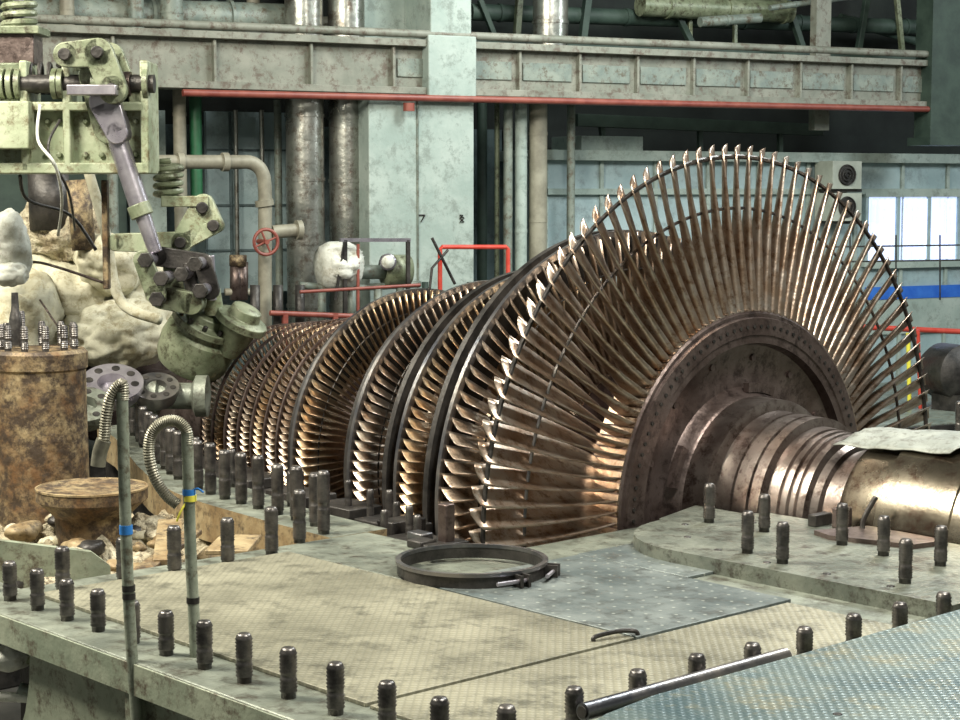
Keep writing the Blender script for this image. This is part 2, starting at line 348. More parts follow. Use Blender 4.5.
# cover plates
b=B()
def plate(x0,x1,y0,y1,z,m,t=.012):
    (x0,y0),(x1,y1)=K(x0,y0),K(x1,y1); b.bx(x0,x1,y0,y1,z,z+t,m)
plate(-.56,1.22,-2.98,-1.93,ZD,'tan'); plate(1.237,1.70,-2.98,-1.2,ZD,'tan',.010)
plate(.22,1.22,-1.915,-1.16,ZD,'blueplate'); plate(-.5,.20,-1.915,-1.70,ZD,'bearplate',.008)
plate(.2,.75,-1.145,-.62,ZD,'blueplate',.010)
b.obj('tread_cover_plates',cas,bevel=.002)
b=B()
hx,hy=K(1.17,-1.96); z=ZD+.01
b.tube([(hx,hy-.09,z),(hx,hy-.085,z+.014),(hx+.01,hy,z+.018),(hx+.03,hy+.05,z+.014),(hx+.035,hy+.06,z)],.007,'dark',8)
b.obj('lifting_handle',cas)
# bearing cover plate
bc=empty('bearing_housing')
b=B()
pts=[(.20,-.47),(.30,-.80)]
for i in range(9):
    a=pi+pi/2*i/8; pts.append((.74+.42*cos(a),-.80+.42*sin(a)))
pts+=[(1.88,-1.22),(1.88,-.385),(.50,-.385),(.46,-.47)]
b.prism(pts,ZD,ZD+.055,'bearplate')
b.obj('cover_plate',bc,bevel=.005)
b=B()
for x,y in [(.45,-.82),(.62,-1.0),(.85,-1.1),(1.1,-1.14),(1.35,-1.14),(1.6,-1.14),(.6,-.6),(.85,-.75)]:
    b.cyl((x,y,ZD+.05),(x,y,ZD+.059),.014,'dark',12)
b.bx(.86,.90,-.46,-.385,ZD+.055,.12,'hub'); b.bx(.78,.82,-.50,-.40,ZD+.055,ZD+.10,'dark')
b.prism([(.9,-.62),(1.0,-.66),(1.3,-.58),(1.34,-.42),(.98,-.40)],ZD+.055,ZD+.072,'hub'); b.tube([(1.0,-.46,ZD+.06),(1.0,-.45,.1),(1.03,-.42,.18)],.01,'dark',8)
b.obj('bearing_fittings',bc,bevel=.004)
# foreground plate
ZP=.075
b=B()
b.prism([(2.03,-2.9),(2.0,-2.7),(1.995,-1.5),(1.995,-.46),(3.4,-.46),(3.4,-3.3),(2.25,-3.3),(2.1,-3.1)],ZP-.04,ZP,'fgplate',mside='deckside')
for x,y in [(2.4,-2.5),(2.6,-2.0),(2.3,-1.8),(2.55,-2.8)]: b.cyl((x,y,ZP-.002),(x,y,ZP+.002),.012,'dark',10)
b.bx(2.06,3.3,-2.85,-.5,-1.7,ZP-.04,'deckside')
b.obj('generator_side_platform',bevel=.006)
b=B()
b.tube([(1.972,-2.92,ZP-.005),(1.972,-2.15,ZP-.005)],.022,'bluesteel',20,sub=1)
b.cyl((1.972,-2.925,ZP-.005),(1.972,-2.919,ZP-.005),.015,'dark',16)
b.obj('steel_pipe')
# ring clamp
b=B()
cx,cy=K(.21,-1.67); cx-=.02; z=ZD+.012; R=.256
b.lathe((cx,cy,z),UP,[(0,R),(.046,R),(.046,R-.010),(0,R-.010),(0,R)],'dark',64,cap=False)
b.lathe((cx,cy,z+.038),UP,[(0,R+.006),(.012,R+.006),(.012,R-.012),(0,R-.012),(0,R+.006)],'bluesteel',64,cap=False)
for a in (-.15,.55,2.9):
    X=V((cos(a),sin(a),0)); Y=V((-sin(a),cos(a),0)); c=V((cx,cy,z+.022))+X*(R+.022)
    b.box(c,(.05,.01,.04),'dark',X,Y); b.box(c+Y*.03,(.05,.01,.04),'dark',X,Y); b.cyl(c-Y*.09+X*.01,c+Y*.04+X*.01,.007,'lav',8)
b.obj('clamp_ring')
# ------------------------------------------------------------------ STUDS
def stud(b,x,y,z,h,r=.028):
    p=[(0,r*.86),(.015,r*.86)]
    for s0,s1 in [(.015,h*.40),(h*.50,h-.010)]:
        k=max(4,int((s1-s0)/.0085))
        for i in range(k):
            a=s0+(s1-s0)*i/k; d=(s1-s0)/k; p+=[(a,r*.9),(a+d*.5,r*1.03)]
        p.append((s1,r*.9))
    p+=[(h-.006,r*.86),(h,r*.7)]
    b.lathe((x,y,z),UP,p,'stud',14)
b=B()
J=lambda s:random.uniform(-s,s)
for x in (-2.0,-1.8,-1.6,-1.4,-1.2,-1.03,-.87,-.70,-.515,-.335,-.155,.03,.215,.41,.59,.785,.975,1.175,1.375,1.58,1.775): stud(b,x,-3.20,ZD,.130+J(.005),.0235)
for i in range(12): stud(b,1.925,-3.125+.2235*i,ZD,.125+J(.006),.0235)
for i,(x,y) in enumerate([(-.57,-2.88),(-.57,-2.64),(-.57,-2.43),(-.57,-2.2),(-.60,-1.98),(-.72,-1.76),(-.80,-1.58)]):
    x,y=K(x,y); stud(b,x,y,ZD,(.15,.15,.165,.165,.175,.20,.245)[i],.0255)
b.obj('casing_flange_studs',auto=False)
b=B()
for i,(x,y) in enumerate(stl+[K(*p) for p in [(-1.28,-1.46),(-1.12,-1.48),(-.96,-1.5)]]): stud(b,x,y,ZD,.215+J(.01),.0265)
for p in [(-1.2,-1.33),(-1.4,-1.30),(-1.7,-1.26),(-2.0,-1.2),(-2.3,-1.12),(-2.6,-1.0)]: stud(b,*K(*p),ZD,.15+J(.02),.02)
for x,y in stl[::2]: stud(b,x,-y,ZD,.21,.026)
b.obj('hp_flange_studs',auto=False)
b=B()
for x,y in [(-.55,-1.47),(-.48,-1.40),(-.36,-1.46),(-.3,-1.36),(-.8,-1.24),(-.95,-1.22),(-1.15,-1.18),(-1.35,-1.15),(-.68,-1.3),(-1.6,-1.1),(-1.8,-1.08)]: stud(b,x,y,-.08,.14+J(.02),.016)
b.obj('diaphragm_bolts',auto=False)
b=B()
for p in [(.28,-.48),(.77,-.84),(.55,-.47),(.97,-.89),(1.13,-.51),(1.45,-.84),(1.37,-.51),(.91,-.46)]:
    x,y=K(*p); stud(b,x,y,ZD+.055,.145+J(.01),.023)
b.obj('bearing_cover_studs',auto=False)
b=B()
for x in (-.4,.0,.5,1.0,1.5): stud(b,x,2.35,ZD,.2,.028)
b.obj('far_flange_studs',auto=False)
# ------------------------------------------------------------------ LEFT MACHINERY
vg=empty('steam_valve_gear')
b=B(); g=9.4; s=g/1800
def evbox(b,u0,v0,u1,v1,g,dep,m,b0=0): 
    p=ev(u0,v0,g,b0); q=ev(u1,v1,g,b0); w=abs((q-p).dot(RT)); h=abs(p.z-q.z)
    b.box((p+q)/2,(w,dep,h),m,RT,FW,UP)
evbox(b,-60,103,152,172,g,.10,'green'); evbox(b,-60,103,152,112,g,.26,'green'); evbox(b,-60,163,154,174,g,.26,'green')
evbox(b,-60,103,40,150,g,.12,'green',-.16)
for u in (30,72,149): evbox(b,u-5,62,u+5,172,g,.3,'green',.02)
evbox(b,132,78,153,106,g,.22,'green'); evbox(b,-5,64,28,104,g,.2,'greend',.0)
for u in (50,62,88,104,120,138):
    for v in (122,155): c=ev(u,v,g,-.05); b.cyl(c,c-FW*.02,.018,'greend',6)
b.obj('support_frame',vg,bevel=.008)
b=B()
b.cyl(ev(-40,85,g,-.1),ev(158,85,g,-.1),9*s,'dark',20)
for u in (0,8,16,24,60,66,100,106,150): b.cyl(ev(u-2.5,85,g,-.1),ev(u+2.5,85,g,-.1),15*s,'greend',24)
b.cyl(ev(112,85,g,-.1),ev(135,85,g,-.1),12*s,'hub',20)
b.coil(ev(-4,78,g,.0),ev(60,78,g,.0),14*s,2.2*s,7,'dark')
b.obj('cross_shaft',vg)
b=B()
def lever(b,pts,w,t,m,g,off=0):
    for i in range(len(pts)-1):
        p,q=ev(*pts[i],g,off),ev(*pts[i+1],g,off); 
        Z=(q-p); l=Z.length; Z.normalize(); X=FW.cross(Z).normalized()
        w0=w[i]*g/1800; w1=w[i+1]*g/1800
        vs=[p-X*w0,p+X*w0,q+X*w1,q-X*w1]; vs=[a-FW*t/2 for a in vs]+[a+FW*t/2 for a in vs]
        b.add(vs,[(0,1,2,3),(7,6,5,4),(0,4,5,1),(1,5,6,2),(2,6,7,3),(3,7,4,0)],m)
    for (p,ww) in zip(pts,w): c=ev(*p,g,off); b.cyl(c-FW*t/2,c+FW*t/2,ww*g/1800,m,24)
lever(b,[(76,58),(108,56),(122,92)],[12,14,14],.05,'greend',g,-.22)
lever(b,[(76,58),(108,56),(122,92)],[12,14,14],.05,'greend',g,.06)
lever(b,[(100,78),(116,128)],[15,17],.10,'greend',g,-.10)
for p in [(76,58),(108,56),(122,92)]: c=ev(*p,g,0); b.cyl(c-FW*.28,c+FW*.12,6*s,'dark',16)
evbox(b,80,88,128,98,g,.1,'lav',-.26)
lever(b,[(112,104),(124,134)],[15,11],.12,'lav',g,-.14)
b.cyl(ev(118,128,g,-.12),ev(146,212,g,-.12),10*s,'lav',24); b.cyl(ev(146,212,g,-.12),ev(160,252,g,-.12),8*s,'lav',24,r2=7*s)
b.cyl(ev(142,204,g,-.12),ev(147,216,g,-.12),11.5*s,'greend',24)
b.obj('crank_levers_and_rod',vg,bevel=.005)
b=B()
lever(b,[(150,258),(163,292)],[9,10],.04,'greend',g,-.2); lever(b,[(172,262),(176,296)],[9,10],.04,'greend',g,0)
lever(b,[(160,256),(205,262),(212,290)],[10,9,9],.05,'dark',g,-.05)
lever(b,[(166,296),(196,302)],[11,11],.16,'greend',g,-.08)
for p in [(155,258),(170,276),(203,262),(208,288),(166,296),(190,272)]:
    c=ev(*p,g,0); b.cyl(c-FW*.26,c+FW*.1,6*s,'lav',16); b.cyl(c-FW*.28,c-FW*.25,8*s,'dark',6)
b.cyl(ev(190,262,g,-.05),ev(196,310,g,-.05),7*s,'dark',16)
b.cyl(ev(212,255,g,-.05),ev(214,300,g,-.05),4*s,'lav',12)
b.obj('rod_clevis',vg,bevel=.004)
b=B()
lever(b,[(112,243),(178,243),(200,205),(214,226)],[9,11,11,7],.06,'green',g,.12)
lever(b,[(178,243),(214,226)],[9,7],.06,'green',g,.12)
for p in [(178,243),(200,208),(211,226)]: c=ev(*p,g,.12); b.cyl(c-FW*.06,c+FW*.05,6*s,'dark',16)
evbox(b,98,180,106,290,g,.06,'rust',.1); evbox(b,158,196,206,207,g,.14,'green',.15)
b.coil(ev(160,160,g,.25),ev(160,200,g,.25),13*s,3*s,5,'greend')
b.obj('bell_crank',vg,bevel=.005)
b=B(); 
b.coil(ev(14,-5,g,.1),ev(14,30,g,.1),15*s,3.5*s,4,'greend'); evbox(b,-4,32,34,64,g,.2,'hub',.1); evbox(b,-10,26,40,34,g,.26,'greend',.1); b.cyl(ev(14,-10,g,.1),ev(14,60,g,.1),5*s,'lav',12)
b.obj('spring_pot',vg,bevel=.005)
b=B(); g2=9.6; s2=g2/1800
d=(UP*.85+RT*.42-FW*.25).normalized(); o=ev(188,366,g2,0)
b.lathe(o,d,[(0,.12),(0,.17),(.05,.195),(.14,.205),(.20,.195),(.22,.165),(.25,.16),(.25,.19),(.29,.19),(.29,.12),(.33,.11),(.34,.06)],'greend',48)
X=d.cross(RT).normalized(); Y=d.cross(X)
for i in range(12):
    a=2*pi*i/12; c=o+d*.29+X*.165*cos(a)+Y*.165*sin(a); b.cyl(c,c+d*.03,.014,'dark',6)
b.lathe(ev(228,352,g2,-.1),(UP*.85+RT*.45-FW*.2),[(0,.06),(.1,.09),(.18,.10),(.18,.14),(.22,.14),(.23,.09),(.28,.08),(.29,.04)],'greend',36)
b.lathe(ev(165,330,g2,.1),RT,[(0,.05),(.06,.13),(.2,.14),(.22,.1),(.3,.09)],'greend',32)
b.cyl(ev(215,288,g2,-.15),ev(218,312,g2,-.12),.05,'green',24)
b.obj('valve_servomotor',bevel=.004)
# lagged casing
b=B()
b.blob(ev(60,300,11.2),(.80,.6,.40),'wrap',.20,2.2,110,70,RT,FW,UP,ridge=.10)
b.blob(ev(-10,340,10.6),(.5,.5,.5),'wrap',.20,2.4,90,60,RT,FW,UP,ridge=.10)
b.blob(ev(118,335,10.7),(.36,.4,.22),'wrap',.25,3,90,60,RT,FW,UP,ridge=.12)
b.blob(ev(60,238,11),(.33,.3,.24),'rubble',.25,3,90,60,RT,FW,UP,ridge=.2)
b.blob(ev(112,265,10.8),(.22,.3,.2),'wrap',.25,3,70,44,RT,FW,UP,ridge=.12)
b.blob(ev(8,248,10.0),(.12,.1,.20),'white',.30,4,64,44,RT,FW,UP,ridge=.15)
b.blob(ev(10,275,9.95),(.10,.08,.07),'white',.3,6,48,32,RT,FW,UP,ridge=.2)
b.cyl(ev(78,180,10.6),ev(84,250,10.6),.07,'rust',24); b.cyl(ev(48,170,10.8),ev(50,230,10.8),.12,'dark',24)
b.tube([ev(40,105,9.0),ev(38,140,8.95),ev(55,165,8.95),ev(62,200,9.2),ev(58,235,9.6)],.008,'white',8)
b.tube([ev(60,120,9.1),ev(48,150,9.0),ev(68,190,9.1),ev(75,230,9.6)],.007,'dark',8)
b.tube([ev(20,176,9.3),ev(28,200,9.5),ev(70,215,9.8),ev(96,250,9.8)],.010,'dark',8)
b.tube([ev(88,170,10.2),ev(105,230,10.0),ev(120,300,9.9),ev(160,320,9.8)],.03,'wrap',10)
b.tube([ev(-10,268,10.2),ev(30,262,10.1),ev(60,268,10.0),ev(110,285,10.0)],.008,'hub',8)
b.tube([ev(40,300,10.3),ev(70,345,10.0),ev(80,362,9.9)],.006,'hub',8)
o=b.obj('insulated_valve_chest',auto=False)
b=B(); b.bx(-6.6,-4.9,-1.6,.9,-1.7,-.35,'dark'); b.obj('hp_bearing_pedestal',bevel=.01)
b=B()
ax=(UP*.85-FW*.5+RT*.1).normalized()
X=ax.cross(RT).normalized(); Y=ax.cross(X)
def hflange(o,R,m):
    k=R/.15
    b.lathe(o-ax*.08,ax,[(0,.13*k),(.05,R),(.08,R),(.08,.07*k),(.03,.065*k)],m,48)
    for i in range(8):
        a=2*pi*i/8; c=o+X*.11*k*cos(a)+Y*.11*k*sin(a); b.cyl(c-ax*.002,c+ax*.003,.02*k,'dark',16)
hflange(ev(112,382,9.2),.16,'lav'); hflange(ev(84,404,8.85),.14,'bearplate'); hflange(ev(156,386,9.3),.12,'bluesteel')
b.lathe(ev(128,396,9.4),RT,[(0,.06),(.1,.07),(.1,.10),(.16,.10),(.17,.07),(.34,.07),(.36,.11),(.42,.11),(.43,.05)],'deck',36)
b.obj('pipe_flange')
g3=8.2; s3=g3/1800
b=B(); c=ev(42,492,g3)
h=ev(42,352,g3).z-c.z
b.lathe(c-UP*.2,UP,[(0,48*s3),(h*.5,47*s3),(h+.12,46*s3),(h+.13,48*s3),(h+.2,48*s3),(h+.215,45*s3)],'rust',64)
for i in range(11):
    a=2*pi*i/11; q=c+UP*(h+.01)+RT*36*s3*cos(a)+FW*36*s3*sin(a); stud(b,q.x,q.y,q.z,.12+(.05 if i==4 else 0),.018)
q=ev(16,345,g3); b.lathe(q,UP,[(0,.03),(.1,.03),(.14,.025),(.16,.018),(.24,.015)],'stud',16)
b.obj('rusty_valve_drum')
b=B(); c=ev(92,487,7.6); 
b.lathe(c-UP*.25,UP,[(0,.15),(.13,.16),(.17,.2),(.20,.235),(.245,.235),(.25,.225),(.246,.20),(.24,.19),(.243,.17),(.245,.0)],'rust',56,cap=False)
b.lathe(c-UP*.005,UP,[(0,.238),(.008,.238),(.010,.228),(.0,.224)],'tanflange',56,cap=False)
b.obj('round_inspection_cap')
# rubble
b=B(); vs=[];fs=[]; nx,ny=120,90
for i in range(nx):
    for j in range(ny):
        x=-4.2+3.72*i/(nx-1); y=-3.09+1.45*j/(ny-1)
        z=-.27+.10*max(0,(y+2.3))+.10*noise.noise(V((x*2.5,y*2.5,0)))+.12*abs(noise.noise(V((x*7,y*7,3))))+.05*noise.noise(V((x*22,y*22,3)))
        z=min(z,ZD-.03)
        vs.append((x,y,z))
for i in range(nx-1):
    for j in range(ny-1): fs.append((i*ny+j,(i+1)*ny+j,(i+1)*ny+j+1,i*ny+j+1))
b.add(vs,fs,'rubble',False)
for k in range(80):
    x=random.uniform(-3.0,-.56); y=random.uniform(-2.8,-1.85); r=random.uniform(.02,.07)
    a=random.uniform(0,pi); b.blob((x,y,-.22+.10*max(0,y+2.3)+r*.5),(r*1.5,r,r*.7),random.choice(['rubble','wrap','rubble','tanflange','dark']),.4,9,16,10,V((cos(a),sin(a),0)),V((-sin(a),cos(a),0)),ridge=.3)
b.obj('lagging_debris',auto=False)
b=B()
X=(RT*.9+FW*.35).normalized(); Y=UP.cross(X); 
c=ev(38,560,6.75)
b.prism([(-.5,-.25),(.27,-.25),(.27,-.04),(.20,.02),(.0,.06),(-.2,.10),(-.5,.12)],-.02,.02,'deckside',c,X,UP,Y)
b.prism([(-.5,.0),(.22,.0),(.12,.16),(-.5,.2)],-.02,.0,'deckside',c-UP*.01,X,Y,UP)
b.obj('pale_casing_bracket',bevel=.006)
b=B()
b.beam((-.75,-2.35,-.07),(-1.35,-1.95,-.05),.10,.025,'tanflange'); b.beam((-.62,-2.6,-.09),(-1.1,-2.0,-.05),.07,.02,'rust'); b.beam((-.58,-2.2,-.03),(-.8,-1.98,-.03),.16,.02,'tanflange')
b.obj('timber_boards',bevel=.004)
b=B(); 
c=ev(12,657,5.6)
b.blob(c,(.07,.06,.045),'white',.3,9,24,14,RT,FW,UP,ridge=.3)
b.cyl(c-RT*.1,c+RT*.10,.025,'green',14); b.cyl(c+RT*.08,c+RT*.10,.042,'green',16); b.tube([c+RT*.02-UP*.1,c+RT*.08-UP*.14,c+RT*.09-UP*.3,c+RT*.09-UP*1.1],.02,'pipeg',10)
b.tube([c-RT*.3-UP*.12,c-UP*.13,c+RT*.1-UP*.14],.016,'white',10)
b.obj('drain_valve',auto=False)
# ------------------------------------------------------------------ poles with hose
b=B(); g=4.95
P=lambda u,v,o=0: ev(u,v,g,o)
b.tube([P(122,392),P(124,470),P(127,560),P(131,640),P(139,760),P(142,900)],.0165,'pole',14)
b.tube([P(98,462),P(104,440),P(106,418),P(111,396),P(122,384),P(123,400)],.015,'hose',12,sub=16,corr=.14)
b.tube([P(98,466),P(100,452),P(104,440)],.021,'hose',12)
for v in (528,531,588,596): b.cyl(P(125.5+(v-520)*.045,v-3),P(125.7+(v-520)*.045,v+3),.0185,'tape' if v<560 else 'dark',14)
b.obj('conduit_pole')
b=B(); g=5.0
b.tube([P(187,432),P(189,500),P(191,560),P(195,640),P(199,760),P(202,900)],.0165,'pole',14)
b.tube([P(178,505),P(166,495),P(155,478),P(149,455),P(151,435),P(162,423),P(176,421),P(186,430),P(188,445)],.015,'hose',12,sub=16,corr=.14)
for u,v,m in ((189,492,'tape'),(190,498,'yellow'),(193,600,'dark'),(197,680,'dark')): b.cyl(P(u,v-3),P(u,v+3),.0185,m,14)
b.tube([P(190,492),P(198,488,-.01),P(204,492,-.01)],.003,'tape',6); b.tube([P(190,496),P(182,510,-.02),P(178,520,-.02)],.003,'yellow',6)
b.obj('conduit_pole.001')
# ------------------------------------------------------------------ BACKGROUND HALL
DB=-1.7
def wseg(b,u0,u1,v0,v1,d,t,m):
    um=(u0+u1)/2; s0,_=wsz(u0,v0,d); s1,_=wsz(u1,v0,d); _,zt=wsz(um,v0,d); _,zb=wsz(um,v1,d)
    b.wbox(s0,s1,zb,zt,d-t,d,m)
d0=-.9
sL=wsz(545,200,d0)[0]; sR=sL+16
zt=wsz(750,160,d0)[1]
b=B(); b.wbox(-8,22,-1.7,1.90,DB-.2,DB,'wallc'); b.wbox(-8,22,1.90,8,DB-.2,DB,'wallshade'); b.wbox(sL-.05,22,zt,1.90,DB,DB+.05,'wallshade'); b.obj('wall_back')  # upper wall and sheet above the panel block carry the painted recess shade
b=B(); b.box((0,0,-1.75),(44,44,.1),'floor'); b.obj('floor')
b=B(); b.box((0,0,8.05),(44,44,.1),'ceil'); b.obj('ceiling')
b=B(); wseg(b,205,292,112,292,-1.2,.05,'panel'); 
for u in (205,230,262,292): wseg(b,u-1,u+1,112,292,-1.18,.03,'wallc')
for v in (150,205,250): wseg(b,205,292,v-1,v+1,-1.18,.03,'wallc')
wseg(b,128,165,110,292,-1.2,.05,'conc')
b.obj('wall_cladding')
b=B()
s0,_=wsz(-20,50); s1,_=wsz(926,80)
b.wbox(s0,s1,2.17,2.55,-.12,-.06,'girder'); b.wbox(s0,s1,2.54,2.60,-.22,.04,'girder'); b.wbox(s0,s1,2.13,2.19,-.22,.04,'girder')
for i in range(10):
    q=s0+3.2+(s1-s0-3.2)*(i+.5)/10; b.wbox(q-.012,q+.012,2.18,2.55,-.2,.0,'girder'); b.wbox(q+.05,q+.55,2.28,2.44,-.06,-.045,'pipeg')
for i in range(4): q=s0+.2+i*.85; b.wbox(q-.012,q+.012,2.18,2.55,-.2,.0,'girder')
b.obj('crane_girder',bevel=.004)
b=B(); b.tube([wpt(s0+1.6,2.09,.06),wpt(s1,2.11,.06)],.03,'redpipe',12,sub=1); b.tube([wpt(s0,2.64,.02),wpt(s1,2.66,.02)],.035,'girder',12,sub=1)
u=wsz(405,101)[0]; b.cyl(wpt(u,2.05,.08),wpt(u,1.98,.08),.05,'redpipe',12)
b.obj('red_service_pipe')
b=B()
s0,_=wsz(370,200); s1c,_=wsz(475,200)
b.wbox(s0,s1c,-1.7,2.13,-.75,-.02,'conc'); sa,_=wsz(428,40); sb,_=wsz(469,40); b.wbox(sa,sb,2.13,6,-.5,.05,'conc'); sa,_=wsz(372,40,-.2); b.wbox(sa,s1c,2.13,6,-.9,-.5,'conc')
b.wbox(wsz(425,40)[0],wsz(473,40)[0],2.10,2.64,-.1,.07,'conc')
b.wbox(s0+.45,s0+.47,-1.7,2.1,-.03,-.005,'pipeg')
b.obj('concrete_column',bevel=.01)
b=B()
p=lambda u,v:wuv(u,v,-.012)
for (q) in [[(419,215),(425,215)],[(425,215),(421,222)],[(460,215),(464,218),(460,222),(464,222),(460,218),(463,215),(460,215)]]:
    b.tube([p(*a) for a in q],.006,'dark',5,sub=1)
b.obj('column_number')
def vpipe(b,u,w,v0,v1,d,m,bands=0,n=24):
    s,_=wsz(u,150,d); _,zt=wsz(u,v0,d); _,zb=wsz(u,v1,d); r=abs(wsz(u+w/2,150,d)[0]-wsz(u-w/2,150,d)[0])/2*.9
    b.cyl(wpt(s,zb,d),wpt(s,zt,d),r,m,n)
    if bands:
        z=zb+.2
        while z<zt: b.cyl(wpt(s,z,d),wpt(s,z+.03,d),r*1.05,m,n); z+=bands
for (u,w,v0,v1,d) in [(305,40,-80,330,-.4),(347,38,-80,330,-.4),(550,34,-80,46,-.4)]:
    b=B(); vpipe(b,u,w,v0,v1,d,'alu',.55); b.obj('lagged_steam_pipe')
b=B()
vpipe(b,508,9,60,330,-.35,'pipeg',.9); vpipe(b,521,12,60,330,-.35,'conc',.7); vpipe(b,538,18,60,330,-.35,'pipet',.8); vpipe(b,571,8,60,330,-.6,'pipeg'); vpipe(b,497,5,100,330,-.5,'greend'); vpipe(b,482,10,95,330,-1.3,'dgreen')
b.obj('vertical_pipe_bundle')
b=B(); vpipe(b,196,13,60,208,-.5,'gpipe'); vpipe(b,180,14,90,330,-.4,'pipet',.8); vpipe(b,174,24,-80,38,-.5,'pipeg',.6)
vpipe(b,138,18,-80,60,-.5,'pipeg',.6); vpipe(b,70,16,-80,35,-.5,'pipet',.6); vpipe(b,112,12,90,330,-.6,'pipeg')
vpipe(b,236,5,110,300,-1.1,'alu'); vpipe(b,262,5,110,300,-1.1,'alu'); vpipe(b,278,8,100,330,-.9,'pipeg',.5)
vpipe(b,98,8,-80,45,-.9,'alu'); vpipe(b,215,10,-80,40,-.9,'dgreen'); vpipe(b,255,14,-80,36,-.95,'pipet',.5)
b.obj('vertical_wall_pipes')
b=B()
q=lambda u,v,d=.6: wuv(u,v,d)
b.tube([q(120,162),q(180,162),q(235,162),q(252,163),q(262,172),q(265,190),q(265,230),q(265,340)],.056,'pipet',18,sub=5)
for (u,v) in ((180,162),(225,162)): b.cyl(q(u-3,v),q(u+3,v),.075,'pipet',20)
b.cyl(q(264,200),q(265,206),.075,'pipet',20); b.cyl(q(272,232),q(300,230),.055,'pipet',18); b.cyl(q(296,230),q(301,230),.08,'pipet',18)
b.obj('elbow_pipe')
b=B()
c=q(266,242,.8); n=24
pts=[c+WS*.10*cos(2*pi*i/n)+UP*.10*sin(2*pi*i/n) for i in range(n+1)]
b.tube(pts,.014,'redpipe',8,sub=1)
for i in range(4): a=2*pi*i/4+.4; b.cyl(c,c+WS*.10*cos(a)+UP*.10*sin(a),.009,'redpipe',8)
b.cyl(c-WN*.18,c+WN*.03,.02,'redpipe',10); b.obj('valve_handwheel')
b=B()
b.lathe(q(318,266,.5),(WS),[(0,.05),(.02,.16),(.1,.2),(.26,.2),(.34,.16),(.36,.05)],'white',28)
b.blob(q(342,265,.55),(.21,.2,.18),'white',.2,6,40,26,ridge=.3)
b.cyl(q(352,272,.5),q(384,272,.5),.06,'pipeg',16); b.cyl(q(384,270,.5),q(408,270,.5),.13,'greend',20)
b.cyl(q(388,262,.62),q(388,262,.68),.07,'lav',20); b.cyl(q(388,262,.68),q(388,262,.69),.055,'white',20)
for u in (345,408): b.beam(q(u,240,.7),q(u,330,.7),.03,.03,'dark')
b.beam(q(340,240,.7),q(410,240,.7),.03,.03,'lav'); b.beam(q(345,240,.7),q(335,300,.7),.02,.02,'dark'); b.beam(q(358,244,.7),q(358,330,.7),.02,.02,'redpipe')
for u in (322,352,378,400): b.cyl(q(u,284,.5),q(u,330,.5),.035,'pipeg',12)
b.tube([q(300,285,.5),q(345,288,.5),q(420,284,.5)],.03,'pipeg',10)
for u in (236,242): b.cyl(q(u,262,.6),q(u,300,.6),.05,'hub',14)
b.cyl(q(238,255,.6),q(238,266,.6),.07,'rust',14); b.cyl(q(225,292,.6),q(262,292,.6),.03,'pipet',10)
for u in (255,278,300): b.cyl(q(u,285,.9),q(u,340,.9),.04,'dark',12)
for u in (425,470,530): b.cyl(q(u,282,.2),q(u,340,.2),.03,'dgreen',12)
b.obj('insulated_pump_set',auto=False)
b=B()
b.tube([q(440,330,.5),q(440,249,.5),q(442,247,.5),q(506,247,.5),q(508,249,.5),q(508,330,.5)],.02,'red',10,sub=1)
b.tube([q(432,238,.7),q(455,284,.7)],.014,'dark',8,sub=1); b.tube([q(425,330,.7),q(432,268,.7),q(448,250,.7)],.012,'dark',8,sub=1)
b.obj('red_pipe_frame')
b=B(); b.tube([q(270,313,1.0),q(400,318,1.0)],.022,'redpipe',10,sub=1); b.tube([q(300,292,1.0),q(420,285,1.0)],.014,'redpipe',10,sub=1)
for u in (285,335,390): b.beam(q(u,313,1.),q(u,420,1.),.04,.04,'redpipe')
b.obj('red_handrail')
pb=empty('control_room_block')
b=B()
b.wbox(sL,sR,-1.7,zt,DB-.0,d0,'panel')
b.wbox(sL-.1,sR,zt-.02,zt+.08,DB,d0+.12,'conc'); b.wbox(sL,sR,zt-.35,zt-.29,d0,d0+.06,'conc')
b.wbox(sL+.4,sL+1.1,zt+.08,zt+.22,DB+.2,d0,'conc')
q0=sL
while q0<sR: b.wbox(q0-.02,q0+.02,-1.7,zt,d0,d0+.03,'conc'); q0+=.62
b.obj('panel_walls',pb,bevel=.004)
b=B(); wseg(b,868,1100,284,296,d0+.05,.06,'blue'); wseg(b,868,1100,262,266,d0+.08,.06,'conc'); wseg(b,868,1100,296,330,d0+.04,.03,'conc'); b.obj('blue_stripe',pb)
b=B(); sA,z1=wsz(864,197,d0); sB=sA+3.2; z0=wsz(864,262,d0)[1]
b.wbox(sA,sB,z0,z1,d0,d0+.03,'glass')
fr=B(); fr.wbox(sA-.03,sB,z1,z1+.05,d0,d0+.07,'conc'); fr.wbox(sA-.03,sB,z0-.05,z0,d0,d0+.07,'conc')
k=sA
while k<sB: fr.wbox(k-.02,k+.02,z0,z1,d0,d0+.06,'panel'); k+=.42
k=sA
while k<sB: b.cyl(wpt(k,z0+.02,d0+.03),wpt(k,z1-.02,d0+.03),.02,'glass',8); k+=.075
b.obj('window_1'); fr.obj('trim_1')
for v in (175,207):
    b=B(); wseg(b,833,862,v-14,v+14,d0+.35,.3,'ac'); c=wuv(848,v,d0+.37)
    for rr in (.10,.065,.03): 
        pts=[c+WS*rr*cos(2*pi*i/20)+UP*rr*sin(2*pi*i/20) for i in range(21)]; b.tube(pts,.006,'dark',6,sub=1)
    b.cyl(c-WN*.02,c-WN*.012,.11,'dark',24); wseg(b,833,862,v+14,v+17,d0+.3,.3,'dark'); b.obj('ac_unit',bevel=.006)
b=B()
b.tube([q(860,327,.6),q(1100,338,.6)],.028,'red',10,sub=1)
for (v0,v1) in ((262,258),(247,243)): b.tube([q(825,v0,.4),q(1100,v1,.4)],.008,'dark',8,sub=1)
